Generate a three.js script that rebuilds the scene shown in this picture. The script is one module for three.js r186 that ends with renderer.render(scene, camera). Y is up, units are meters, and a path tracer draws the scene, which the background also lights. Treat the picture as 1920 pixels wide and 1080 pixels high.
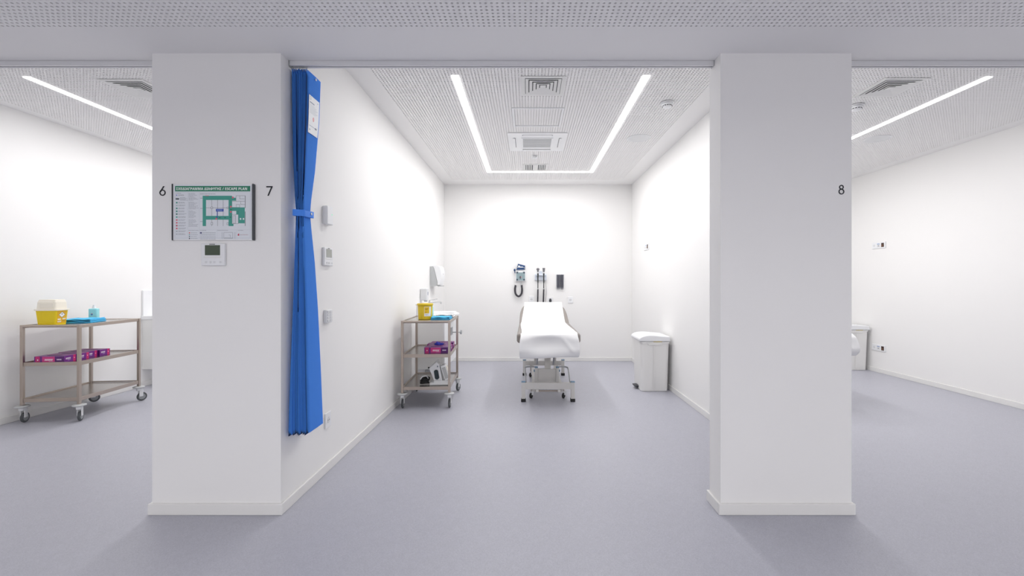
import * as THREE from 'three';
import { RoundedBoxGeometry } from 'three/addons/geometries/RoundedBoxGeometry.js';
import { mergeGeometries } from 'three/addons/utils/BufferGeometryUtils.js';
import { RectAreaLightUniformsLib } from 'three/addons/lights/RectAreaLightUniformsLib.js';

// ------------------------------------------------------------------ camera, light, exposure
const scene = new THREE.Scene();
scene.background = new THREE.Color(0x000000);
const camera = new THREE.PerspectiveCamera(2 * Math.atan(540 / 830) * 180 / Math.PI, 1920 / 1080, 0.05, 60);
camera.position.set(0, 1.25, 0);
camera.lookAt(0, 1.25, -5);
camera.setViewOffset(1920, 1080, -30, 10, 1920, 1080);      // shifted lens, verticals stay upright
const renderer = new THREE.WebGLRenderer({ antialias: true });
renderer.toneMapping = THREE.LinearToneMapping;
renderer.toneMappingExposure = 1.17;
renderer.shadowMap.enabled = true;
RectAreaLightUniformsLib.init();
const LAMP = 36;                       // radiance of the LED lines in the bays
const LAMP_OPPOSITE = 52;              // and of those in the bays across the corridor
const LAMP_COLOR = new THREE.Color(1.0, 0.99, 0.985);

// room measures (metres, depth = -z)
const CEIL = 2.815, SOFFIT = 2.489, PF = -2.391, PB = -2.535, BACK = -7.06;
const WL = -1.335, WR = 1.658, BL = -4.635, BR = 4.885;

// ------------------------------------------------------------------ helpers
function rng(seed) { let a = seed; return () => { a |= 0; a = a + 0x6D2B79F5 | 0; let t = Math.imul(a ^ a >>> 15, 1 | a); t = t + Math.imul(t ^ t >>> 7, 61 | t) ^ t; return ((t ^ t >>> 14) >>> 0) / 4294967296; }; }
const used = {};
function numbered(n) { used[n] = (used[n] || 0) + 1; return used[n] === 1 ? n : n + '_' + String(used[n] - 1).padStart(3, '0'); }
const V = (x, y, z) => new THREE.Vector3(x, y, z);
function flat(g) { const n = g.index ? g.toNonIndexed() : g; for (const k of Object.keys(n.attributes)) if (!['position', 'normal', 'uv'].includes(k)) n.deleteAttribute(k); return n; }
function merge(gs) { return gs.length === 1 ? gs[0] : mergeGeometries(gs.map(flat)); }
function obj(name, geos, mat, parent) {
  const m = new THREE.Mesh(merge(Array.isArray(geos) ? geos : [geos]), mat);
  m.name = parent ? name : numbered(name); m.castShadow = true; m.receiveShadow = true;
  (parent || scene).add(m); return m;
}
function thing(name, label, category, pos = [0, 0, 0], turn = 0, group) {
  const o = new THREE.Group(); o.name = numbered(name); o.position.set(...pos); o.rotation.y = turn;
  o.userData = { label, category }; if (group) o.userData.group = group; scene.add(o); return o;
}
function tag(o, label, category, group) { o.userData = { label, category }; if (group) o.userData.group = group; return o; }
function struct(o, label) { o.userData.kind = 'structure'; if (label) o.userData.label = label; return o; }
function dup(root, pos, turn, label) { const r = root.clone(); r.name = numbered(root.name.replace(/_\d{3}$/, '')); r.position.set(...pos); r.rotation.y = turn; r.userData = { ...root.userData, label }; scene.add(r); return r; }
// box from corner to corner, uv in metres
function bx(x0, x1, y0, y1, z0, z1) {
  const g = new THREE.BoxGeometry(Math.abs(x1 - x0), Math.abs(y1 - y0), Math.abs(z1 - z0));
  g.translate((x0 + x1) / 2, (y0 + y1) / 2, (z0 + z1) / 2);
  const p = g.attributes.position, n = g.attributes.normal, u = g.attributes.uv;
  for (let i = 0; i < p.count; i++) {
    if (Math.abs(n.getY(i)) > .5) u.setXY(i, p.getX(i), p.getZ(i));
    else if (Math.abs(n.getX(i)) > .5) u.setXY(i, p.getZ(i), p.getY(i));
    else u.setXY(i, p.getX(i), p.getY(i));
  }
  return g;
}
function rb(w, h, d, x, y, z, r = .003, seg = 2) { return new RoundedBoxGeometry(w, h, d, seg, Math.min(r, w / 2.01, h / 2.01, d / 2.01)).translate(x, y, z); }
function rod(a, b, r, seg = 10, r2 = r) {
  const d = V().subVectors(b, a), g = new THREE.CylinderGeometry(r2, r, d.length(), seg);
  g.applyQuaternion(new THREE.Quaternion().setFromUnitVectors(V(0, 1, 0), d.clone().normalize()));
  return g.translate((a.x + b.x) / 2, (a.y + b.y) / 2, (a.z + b.z) / 2);
}
function tube(pts, r, n = 24, seg = 8) { return new THREE.TubeGeometry(new THREE.CatmullRomCurve3(pts), n, r, seg); }
function lathe(pts, seg = 28) { return new THREE.LatheGeometry(pts.map(p => new THREE.Vector2(p[0], p[1])), seg); }
function extr(shape, depth, bevel = 0, bseg = 2, cs = 10) { return new THREE.ExtrudeGeometry(shape, { depth, bevelEnabled: bevel > 0, bevelThickness: bevel, bevelSize: bevel, bevelOffset: -bevel, bevelSegments: bseg, curveSegments: cs }); }
function rrect(w, h, r) {
  const s = new THREE.Shape(), x = -w / 2, y = -h / 2;
  s.moveTo(x + r, y); s.lineTo(x + w - r, y); s.absarc(x + w - r, y + r, r, -Math.PI / 2, 0);
  s.lineTo(x + w, y + h - r); s.absarc(x + w - r, y + h - r, r, 0, Math.PI / 2);
  s.lineTo(x + r, y + h); s.absarc(x + r, y + h - r, r, Math.PI / 2, Math.PI);
  s.lineTo(x, y + r); s.absarc(x + r, y + r, r, Math.PI, Math.PI * 1.5); return s;
}
// tapered box with rounded upright edges: a at height h0, b at height h1
function taper(w0, d0, w1, d1, h0, h1, r) {
  const ring = (w, d) => { const o = []; for (let q = 0; q < 4; q++) for (let i = 0; i <= 4; i++) { const a = (q + i / 4) * Math.PI / 2, sx = q === 0 || q === 3 ? 1 : -1, sz = q < 2 ? 1 : -1; o.push([sx * (w / 2 - r) + Math.cos(a) * r, sz * (d / 2 - r) + Math.sin(a) * r]); } return o; };
  const A = ring(w0, d0), B = ring(w1, d1), m = A.length, pos = [], idx = [];
  A.forEach((p, i) => pos.push(p[0], h0, p[1], B[i][0], h1, B[i][1]));
  for (let i = 0; i < m; i++) { const a = 2 * i, b = 2 * ((i + 1) % m); idx.push(a, a + 1, b, b, a + 1, b + 1); }
  const c = pos.length / 3; pos.push(0, h0, 0, 0, h1, 0);
  for (let i = 0; i < m; i++) { const a = 2 * i, b = 2 * ((i + 1) % m); idx.push(c, a, b, c + 1, b + 1, a + 1); }
  const g = new THREE.BufferGeometry(); g.setAttribute('position', new THREE.Float32BufferAttribute(pos, 3)); g.setIndex(idx);
  const f = g.toNonIndexed(); f.computeVertexNormals(); f.setAttribute('uv', new THREE.Float32BufferAttribute(new Float32Array(f.attributes.position.count * 2), 2)); return f;
}
// closed thin cloth from a function (u,v) -> Vector3
function cloth(fn, nu, nv, t) {
  const P = [], N = [], e = 1e-3;
  for (let j = 0; j <= nv; j++) for (let i = 0; i <= nu; i++) {
    const u = i / nu, v = j / nv, p = fn(u, v);
    const a = fn(Math.min(1, u + e), v).sub(fn(Math.max(0, u - e), v)), b = fn(u, Math.min(1, v + e)).sub(fn(u, Math.max(0, v - e)));
    P.push(p); N.push(a.cross(b).normalize());
  }
  const pos = [], uv = [], idx = [], W = nu + 1, C = P.length;
  for (const s of [1, -1]) for (let k = 0; k < C; k++) { pos.push(P[k].x + N[k].x * t / 2 * s, P[k].y + N[k].y * t / 2 * s, P[k].z + N[k].z * t / 2 * s); uv.push((k % W) / nu, 1 - Math.floor(k / W) / nv); }
  for (let j = 0; j < nv; j++) for (let i = 0; i < nu; i++) { const a = j * W + i, b = a + 1, c = a + W, d = c + 1; idx.push(a, b, d, a, d, c, C + a, C + d, C + b, C + a, C + c, C + d); }
  const edge = (a, b) => idx.push(a, C + a, C + b, a, C + b, b);
  for (let i = 0; i < nu; i++) { edge(i, i + 1); edge(nv * W + i + 1, nv * W + i); }
  for (let j = 0; j < nv; j++) { edge((j + 1) * W, j * W); edge(j * W + nu, (j + 1) * W + nu); }
  const g = new THREE.BufferGeometry(); g.setAttribute('position', new THREE.Float32BufferAttribute(pos, 3)); g.setAttribute('uv', new THREE.Float32BufferAttribute(uv, 2)); g.setIndex(idx); g.computeVertexNormals(); return g;
}
function canvasTex(w, h, draw) { const c = document.createElement('canvas'); c.width = w; c.height = h; draw(c.getContext('2d'), w, h); const t = new THREE.CanvasTexture(c); t.colorSpace = THREE.SRGBColorSpace; return t; }
function noiseTex(n, rep, fn, srgb) {
  const d = new Uint8Array(n * n * 4); for (let y = 0; y < n; y++) for (let x = 0; x < n; x++) { const c = fn(x, y), k = (y * n + x) * 4; d[k] = c[0]; d[k + 1] = c[1]; d[k + 2] = c[2]; d[k + 3] = 255; }
  const t = new THREE.DataTexture(d, n, n); t.wrapS = t.wrapT = THREE.RepeatWrapping; t.repeat.set(rep, rep); t.magFilter = THREE.LinearFilter; t.minFilter = THREE.LinearMipmapLinearFilter; t.generateMipmaps = true;
  if (srgb) t.colorSpace = THREE.SRGBColorSpace; t.needsUpdate = true; return t;
}
const M = (color, roughness = .6, metalness = 0, extra = {}) => new THREE.MeshStandardMaterial({ color, roughness, metalness, ...extra });

// ------------------------------------------------------------------ materials
const r1 = rng(11);
const grid = Array.from({ length: 64 * 64 }, () => r1());
const soft = (x, y, s) => { const fx = x / s, fy = y / s, x0 = Math.floor(fx), y0 = Math.floor(fy), a = fx - x0, b = fy - y0, g = (i, j) => grid[((j % 64) + 64) % 64 * 64 + ((i % 64) + 64) % 64]; return (g(x0, y0) * (1 - a) + g(x0 + 1, y0) * a) * (1 - b) + (g(x0, y0 + 1) * (1 - a) + g(x0 + 1, y0 + 1) * a) * b; };
const floorMap = noiseTex(1024, 1 / 1.6, (x, y) => {
  let v = (soft(x, y, 16) - .5) * 3 + (soft(x + 31, y + 7, 3) - .5) * 9 + (r1() - .5) * 14;
  const k = r1(); if (k > .985) v += 18; else if (k < .02) v -= 20;
  return [184 + v, 184.5 + v, 195 + v];
}, true);
const wallBump = noiseTex(512, 1 / .5, (x, y) => { const v = 110 + soft(x, y, 8) * 60 + r1() * 50; return [v, v, v]; });
const mat = {
  wall: M(0xf8f7f6, .75, 0, { bumpMap: wallBump, bumpScale: .0003 }),
  ceil: M(0xf8f7f7, .85),
  fleece: M(0x8f8a88, .95),
  base: M(0xf0efed, .42),
  floor: M(0xffffff, .42, 0, { map: floorMap }),
  white: M(0xf4f5f7, .38), whiteMatt: M(0xeeeeed, .6), offwhite: M(0xe3e4e6, .4), greyPlastic: M(0xbfc1c2, .45),
  wheel: M(0x96999c, .5), track: M(0xe4e4e6, .4), alu: M(0xb8babd, .35, .8), chrome: M(0xd5d5d6, .12, 1),
  steel: M(0xb5a99f, .3, .9), steelSheet: M(0xb7b3af, .25, .9),
  black: M(0x18181a, .55), dark: M(0x3d3e44, .5), rubber: M(0x55585b, .7), digit: M(0x24262c, .6),
  couchMetal: M(0xd2d0cd, .4), capBlue: M(0x6f8da6, .5), vinyl: M(0x8e8782, .5), sheet: M(0xf6f6f6, .8),
  curtain: new THREE.MeshPhysicalMaterial({ color: 0x569eff, roughness: .95, transmission: .25, thickness: 0, specularIntensity: .3 }), curtainBand: M(0x4a90f8, .7),
  yellow: M(0xf3d60b, .4), yellowDull: M(0xd9bb12, .42), cream: M(0xfbf5e6, .45),
  teal: M(0xa0e4ea, .3), clothBlue: M(0x52bff0, .85), glove: M(0x3a3fc0, .5), navy: M(0x33507c, .8),
  lcd: M(0x4f5a4a, .25), lcdPale: M(0xa7aaa2, .25), slot: M(0x1b1c1f, .7),
  socketBrown: M(0x6d4a36, .5), socketDark: M(0x3b2420, .5)
};

// ------------------------------------------------------------------ floor and walls
struct(obj('floor', bx(-7.5, 7.5, -.1, 0, 5.2, BACK - .12), mat.floor), 'grey speckled vinyl floor');
struct(obj('wall_back', bx(-4.74, 5.0, 0, CEIL + .05, BACK - .1, BACK), mat.wall), 'white back wall');
struct(obj('wall_left', bx(BL - .12, BL, 0, CEIL + .05, BACK, PB), mat.wall), 'white wall behind the long trolley');
struct(obj('wall_right', bx(BR, BR + .12, 0, CEIL + .05, BACK, PB), mat.wall), 'white wall at the far right bay');
struct(obj('wall_partition_left', bx(WL - .09, WL, 0, CEIL + .05, BACK, PB), mat.wall), 'white partition behind the blue curtain');
struct(obj('wall_partition_right', bx(WR, WR + .09, 0, CEIL + .05, BACK, PB), mat.wall), 'white partition behind the lidded bin');
struct(obj('wall_pillar_left', bx(-2.03, WL, 0, SOFFIT, PB, PF), mat.wall), 'white pillar numbered 6 and 7');
struct(obj('wall_pillar_right', bx(1.04, 1.748, 0, SOFFIT, PB, PF), mat.wall), 'white pillar numbered 8');
struct(obj('wall_front_left', bx(-7.5, BL - .12 + .3, 0, SOFFIT, PB, PF), mat.wall));
struct(obj('wall_front_right', bx(BR - .3, 7.5, 0, SOFFIT, PB, PF), mat.wall));
// the corridor ends and the bays across the corridor, behind the camera
struct(obj('wall_corridor_left', bx(-7.6, -7.5, 0, CEIL + .05, PB, 5.2), mat.wall));
struct(obj('wall_corridor_right', bx(7.5, 7.6, 0, CEIL + .05, PB, 5.2), mat.wall));
struct(obj('wall_opposite', bx(-7.6, 7.6, 0, CEIL + .05, 5.1, 5.2), mat.wall));
// skirting
const BH = .06, BT = .014;
const sk = (n, ...g) => struct(obj(n, g, mat.base));
const skb = (x0, x1, z0, z1) => rb(Math.abs(x1 - x0), BH, Math.abs(z1 - z0), (x0 + x1) / 2, BH / 2, (z0 + z1) / 2, .004);
sk('baseboard_back', skb(WL, WR, BACK, BACK + BT), skb(BL, WL - .09, BACK, BACK + BT), skb(WR + .09, BR, BACK, BACK + BT));
sk('baseboard_left', skb(BL, BL + BT, BACK + BT, PB));
sk('baseboard_right', skb(BR - BT, BR, BACK + BT, PB));
sk('baseboard_partition_left', skb(WL, WL + BT, BACK + BT, PF), skb(WL - .09 - BT, WL - .09, BACK + BT, PB - BT));
sk('baseboard_partition_right', skb(WR - BT, WR, BACK + BT, PB - BT), skb(WR + .09, WR + .09 + BT, BACK + BT, PF));
sk('baseboard_pillar_left', skb(-2.03 - BT, WL + BT, PF, PF + BT), skb(-2.03 - BT, -2.03, PB - BT, PF), skb(-2.03, WL - .09, PB - BT, PB));
sk('baseboard_pillar_right', skb(1.04 - BT, 1.748 + BT, PF, PF + BT), skb(1.04 - BT, 1.04, PB - BT, PF), skb(1.04, WR, PB - BT, PB));

// ------------------------------------------------------------------ ceilings: perforated boards with real holes
const PITCH = .025, NB = 8, BLK = PITCH * NB, HOLE = .0061, BOARD = .0125;
const perfGeo = (() => {
  const pos = [], idx = []; const add = (x, y, z) => (pos.push(x, y, z), pos.length / 3 - 1);
  const sq = [[1, 0], [1, 1], [0, 1], [-1, 1], [-1, 0], [-1, -1], [0, -1], [1, -1]];
  for (let j = 0; j < NB; j++) for (let i = 0; i < NB; i++) {
    const cx = (i + .5) * PITCH - BLK / 2, cz = (j + .5) * PITCH - BLK / 2, o = [], a = [], b = [];
    for (let k = 0; k < 8; k++) { const t = k * Math.PI / 4; o.push(add(cx + sq[k][0] * PITCH / 2, 0, cz + sq[k][1] * PITCH / 2)); a.push(add(cx + Math.cos(t) * HOLE, 0, cz + Math.sin(t) * HOLE)); }
    for (let k = 0; k < 8; k++) { const t = k * Math.PI / 4; b.push(add(cx + Math.cos(t) * HOLE, BOARD, cz + Math.sin(t) * HOLE)); }
    for (let k = 0; k < 8; k++) { const n = (k + 1) % 8; idx.push(o[k], o[n], a[n], o[k], a[n], a[k], a[k], a[n], b[n], a[k], b[n], b[k]); }
  }
  const g = new THREE.BufferGeometry(); g.setAttribute('position', new THREE.Float32BufferAttribute(pos, 3)); g.setIndex(idx);
  const f = g.toNonIndexed(); f.computeVertexNormals(); f.setAttribute('uv', new THREE.Float32BufferAttribute(new Float32Array(f.attributes.position.count * 2), 2)); return f;
})();
function perfCeiling(name, label, y, X0, X1, Z0, Z1, px0, nx, pz0, nz) {      // Z0 nearer (larger), going to Z1; perforation starts at px0, pz0
  const c = new THREE.Group(); c.name = numbered(name); scene.add(c); struct(c, label);
  const px1 = px0 + nx * BLK, pz1 = pz0 - nz * BLK;
  const g = []; const put = (a, b, cc, d) => { if (b - a > .001 && cc - d > .001) g.push(bx(a, b, y, y + BOARD, cc, d)); };
  put(X0, px0, Z0, Z1); put(px1, X1, Z0, Z1); put(px0, px1, Z0, pz0); put(px0, px1, pz1, Z1);
  obj('plain_border', g, mat.ceil, c);
  const im = new THREE.InstancedMesh(perfGeo, mat.ceil, nx * nz); im.name = 'perforated_board'; im.userData.kind = 'stuff'; im.castShadow = im.receiveShadow = true;
  const m4 = new THREE.Matrix4(); let k = 0;
  for (let j = 0; j < nz; j++) for (let i = 0; i < nx; i++) { m4.makeTranslation(px0 + (i + .5) * BLK, y, pz0 - (j + .5) * BLK); im.setMatrixAt(k++, m4); }
  c.add(im);
  obj('acoustic_fleece', bx(X0, X1, y + BOARD, y + BOARD + .03, Z0, Z1), mat.fleece, c);
  return c;
}
perfCeiling('ceiling', 'white perforated ceiling of the middle bay', CEIL, WL, WR, PB, BACK, -1.16, 13, -2.73, 20);
perfCeiling('ceiling_left', 'white perforated ceiling of the left bay', CEIL, BL, WL - .09, PB, BACK, -4.52, 15, -2.73, 20);
perfCeiling('ceiling_right', 'white perforated ceiling of the right bay', CEIL, WR + .09, BR, PB, BACK, 1.93, 14, -2.73, 20);
perfCeiling('ceiling_corridor', 'white perforated ceiling over the corridor', SOFFIT, -7.5, 7.5, .65, PB, -7.4, 74, .45, 13);
// bulkheads between the lower corridor ceiling and the higher bay ceilings
struct(obj('trim_1', bx(-7.5, 7.5, SOFFIT + BOARD, CEIL + .05, PB, PB + .1), mat.ceil), 'white bulkhead above the pillars');
struct(obj('trim_2', bx(-7.5, 7.5, SOFFIT + BOARD, CEIL + .05, .55, .65), mat.ceil), 'white bulkhead behind the camera');
struct(obj('ceiling_opposite', bx(-7.5, 7.5, CEIL, CEIL + .05, .65, 5.2), mat.ceil), 'ceiling across the corridor');

// ------------------------------------------------------------------ LED lines (real lamps)
const glow = new THREE.MeshStandardMaterial({ color: 0xffffff, emissive: LAMP_COLOR, emissiveIntensity: 2.2, roughness: .6 });
function ledLine(label, x0, x1, z0, z1, power) {
  const t = thing('led_line_light', label, 'ceiling light', [(x0 + x1) / 2, CEIL, (z0 + z1) / 2], 0, 'recessed LED lines in the bay ceilings');
  const W = .055, hx = (x1 - x0) / 2, hz = Math.abs(z1 - z0) / 2, s = Math.sign(z0 - z1);        // open end at z0
  const arms = [[-hx, 0, W, 2 * hz], [hx, 0, W, 2 * hz], [0, -s * (hz - W / 2), 2 * hx - W, W]];
  arms.forEach(([x, z, w, l]) => {
    obj('light_diffuser', rb(w, .006, l, x, -.0035, z, .001, 1), glow, t);
    const a = new THREE.RectAreaLight(LAMP_COLOR, power, w, l); a.position.set(x, -.009, z); a.rotation.x = -Math.PI / 2; a.castShadow = true; t.add(a);
  });
}
ledLine('bright U-shaped LED line in the ceiling above the examination couch', -.552, .896, -3.34, -6.275, LAMP);
ledLine('bright LED line in the ceiling above the long trolley, left bay', -3.81, -2.36, -3.36, -6.275, LAMP);
ledLine('bright LED line in the ceiling of the right bay', 2.05, 3.5, -3.36, -6.275, LAMP);
for (const [x, w] of [[-3.08, 'left'], [.17, 'middle'], [3.4, 'right']]) ledLine(`LED line across the corridor behind the camera, ${w} one of three`, x - .72, x + .72, 1.4, 4.3, LAMP_OPPOSITE);

// ------------------------------------------------------------------ curtain tracks
const tg = 'curtain tracks under the ceiling edge';
function track(label, x0, x1, capL, capR) {
  const t = thing('curtain_track', label, 'curtain track', [(x0 + x1) / 2, SOFFIT - .027, -2.487], 0, tg);
  const L = x1 - x0;
  obj('rail', [rb(L, .026, .012, 0, .013, .012, .002), rb(L, .006, .034, 0, .024, 0, .002), rb(L, .026, .012, 0, .013, -.012, .002)], mat.track, t);
  if (capL) obj('end_cap', rb(.006, .03, .042, -L / 2 - .001, .013, 0, .002), mat.greyPlastic, t);
  if (capR) obj('end_cap', rb(.006, .03, .042, L / 2 + .001, .013, 0, .002), mat.greyPlastic, t);
}
track('white curtain rail carrying the blue curtain, above the middle bay', WL + .006, 1.036, true, true);
track('white curtain rail across the left bay opening', -4.4, -2.034, false, false);
track('white curtain rail across the right bay opening', 1.752, 4.6, false, false);

// ------------------------------------------------------------------ ceiling fittings
function diffuser(label, x, z) {
  const t = thing('air_diffuser', label, 'air vent', [x, CEIL, z], 0, 'square air diffusers in the bay ceilings');
  const ring = (a, b, y0, y1) => { const g = []; for (let k = 0; k < 4; k++) { const q = new THREE.BufferGeometry(), c = k * Math.PI / 2, R = (u, v, y) => [u * Math.cos(c) - v * Math.sin(c), y, u * Math.sin(c) + v * Math.cos(c)];
    const A = R(-a, a, y0), B = R(a, a, y0), C = R(b, b, y1), D = R(-b, b, y1), th = .002, up = p => [p[0], p[1] + th, p[2]];
    q.setAttribute('position', new THREE.Float32BufferAttribute([A, B, C, A, C, D, up(A), up(C), up(B), up(A), up(D), up(C)].flat(), 3)); q.computeVertexNormals(); q.setAttribute('uv', new THREE.Float32BufferAttribute(new Float32Array(24), 2)); g.push(q); } return g; };
  const s = .172, f = .03;
  obj('frame', [bx(-s, s, -.006, -.001, -s, -s + f), bx(-s, s, -.006, -.001, s - f, s), bx(-s, -s + f, -.006, -.001, -s + f, s - f), bx(s - f, s, -.006, -.001, -s + f, s - f)], mat.whiteMatt, t);
  obj('duct', bx(-s + f, s - f, -.0012, -.0004, -s + f, s - f), mat.rubber, t);
  for (const [a, b] of [[.138, .115], [.108, .085], [.078, .057], [.05, .03]]) obj('louvre_ring', ring(a, b, -.009, -.0045), mat.whiteMatt, t);
  obj('louvre_centre', rb(.046, .004, .046, 0, -.006, 0, .001), mat.whiteMatt, t);
}
diffuser('square air diffuser in the middle bay, nearest the curtain rail', .119, -3.52);
diffuser('square air diffuser in the left bay ceiling, cut by the pillar', -3.135, -3.57);
diffuser('square air diffuser in the right bay ceiling', 2.9, -3.55);
{ // rear grille
  const t = thing('return_air_grille', 'small white slotted air grille beside the rear LED line', 'air vent', [.1, CEIL, -6.0]);
  const s = .165;
  obj('frame', [bx(-s, s, -.006, -.001, -s, -s + .03), bx(-s, s, -.006, -.001, s - .03, s), bx(-s, -s + .03, -.006, -.001, -s + .03, s - .03), bx(s - .03, s, -.006, -.001, -s + .03, s - .03)], mat.whiteMatt, t);
  obj('duct', bx(-.135, .135, -.0012, -.0004, -.135, .135), mat.rubber, t);
  for (let k = 0; k < 4; k++) for (const q of [-1, 1]) obj('slat', rb(.012, .004, .27, q * (.054 + k * .022), -.007, 0, .001, 1), mat.whiteMatt, t);
  obj('centre_plate', rb(.07, .004, .27, 0, -.007, 0, .001, 1), mat.whiteMatt, t);
}
{ // access hatch
  const t = thing('access_hatch', 'square perforated access hatch between the diffuser and the air conditioner', 'hatch', [.09, CEIL, -4.19]);
  const s = .235, f = .018;
  obj('frame', [bx(-s, s, -.007, -.0005, -s, -s + f), bx(-s, s, -.007, -.0005, s - f, s), bx(-s, -s + f, -.007, -.0005, -s + f, s - f), bx(s - f, s, -.007, -.0005, -s + f, s - f)], mat.white, t);
}
{ // cassette
  const t = thing('air_conditioner', 'white square ceiling cassette air conditioner with a grey centre grille', 'air conditioner', [.1, CEIL, -4.92]);
  const s = .315, g = extr(rrect(2 * s, 2 * s, .02), .006, .002).rotateX(Math.PI / 2);
  obj('panel', g.translate(0, -.0025, 0), mat.white, t);
  obj('grille_frame', [bx(-.17, .17, -.016, -.01, -.17, -.155), bx(-.17, .17, -.016, -.01, .155, .17), bx(-.17, -.155, -.016, -.01, -.155, .155), bx(.155, .17, -.016, -.01, -.155, .155)], mat.white, t);
  obj('grille', bx(-.155, .155, -.0125, -.0105, -.155, .155), mat.greyPlastic, t);
  for (let k = 0; k < 9; k++) obj('grille_bar', bx(-.155, .155, -.0145, -.0125, -.14 + k * .035 - .003, -.14 + k * .035 + .003), mat.offwhite, t);
  for (const q of [-1, 1]) {
    obj('air_slot', bx(q * .245 - .011, q * .245 + .011, -.0125, -.0105, -.16, .16), mat.dark, t); obj('air_flap', rb(.026, .004, .31, q * .252, -.014, 0, .001, 1), mat.white, t);
    obj('air_slot', bx(-.16, .16, -.0125, -.0105, q * .245 - .011, q * .245 + .011), mat.dark, t); obj('air_flap', rb(.31, .004, .026, 0, -.014, q * .252, .001, 1), mat.white, t);
  }
}
{ const t = thing('motion_sensor', 'small white ceiling sensor between air conditioner and rear grille', 'sensor', [.085, CEIL, -5.5]);
  obj('plate', rb(.07, .006, .16, 0, -.0035, 0, .002), mat.white, t);
  obj('sensor_lens', lathe([[0, -.03], [.014, -.027], [.022, -.018], [.026, -.007], [0, -.007]].reverse(), 20).translate(0, 0, .045), mat.offwhite, t); }
function smoke(label, x, z) {
  const t = thing('smoke_detector', label, 'smoke detector', [x, CEIL, z], 0, 'smoke detectors on the bay ceilings');
  obj('base', lathe([[0, -.014], [.052, -.014], [.056, -.01], [.056, -.0005], [0, -.0005]]), mat.white, t);
  obj('body', lathe([[0, -.05], [.026, -.049], [.036, -.044], [.038, -.038], [.044, -.03], [.047, -.02], [.047, -.0145], [0, -.0145]]), mat.white, t);
  for (let k = 0; k < 12; k++) { const a = k * Math.PI / 6 + .2; obj('vent_slot', rb(.014, .006, .003, 0, 0, 0, .001, 1).rotateY(-a + Math.PI / 2).translate(Math.cos(a) * .0405, -.0355, Math.sin(a) * .0405), mat.slot, t); }
}
smoke('round white smoke detector in the middle bay ceiling', 1.208, -3.84);
smoke('round white smoke detector in the right bay, beside the pillar', 2.895, -3.9);
function speaker(label, x, z) { const t = thing('ceiling_speaker', label, 'speaker', [x, CEIL, z], 0, 'round ceiling speakers');
  obj('rim', lathe([[.112, -.001], [.112, -.005], [.118, -.007], [.125, -.005], [.126, -.001]], 40), mat.white, t); obj('grille', lathe([[0, -.0045], [.112, -.0045], [.112, -.001], [0, -.001]], 40), mat.offwhite, t); }
speaker('flush round speaker in the middle bay ceiling', 1.195, -4.79);
speaker('flush round speaker in the right bay ceiling', 3.796, -4.81);

// ------------------------------------------------------------------ digits
function digitShape(d) {
  if (d === 7) { const s = new THREE.Shape(); [[-.0165, .052], [.0175, .052], [.0175, .049], [-.004, 0], [-.0105, 0], [.0085, .0455], [-.0165, .0455]].forEach((p, i) => i ? s.lineTo(...p) : s.moveTo(...p)); return [s]; }
  const ring = (cx, cy, R, w) => { const s = new THREE.Shape(); s.absarc(cx, cy, R, 0, Math.PI * 2); const h = new THREE.Path(); h.absarc(cx, cy, R - w, 0, Math.PI * 2, true); s.holes.push(h); return s; };
  if (d === 8) return [ring(0, .0155, .0155, .0055), ring(0, .0395, .0125, .0052)];
  const b = new THREE.Shape(); [[-.014, .0225], [.0035, .052], [.0105, .052], [-.0085, .0205]].forEach((p, i) => i ? b.lineTo(...p) : b.moveTo(...p));
  return [ring(0, .0168, .0168, .0056), b];
}
function digit(d, label, x, y) { const g = digitShape(d).map(s => extr(s, .002, 0, 1, 20).translate(x, y, PF + .0003)); tag(obj('wall_numeral', g, mat.digit), label, 'number', 'bay numbers on the pillars'); }
digit(6, 'dark number 6 left of the escape plan', -1.973, 1.719);
digit(7, 'dark number 7 right of the escape plan', -1.396, 1.719);
digit(8, 'dark number 8 on the right pillar', 1.692, 1.726);

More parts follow.
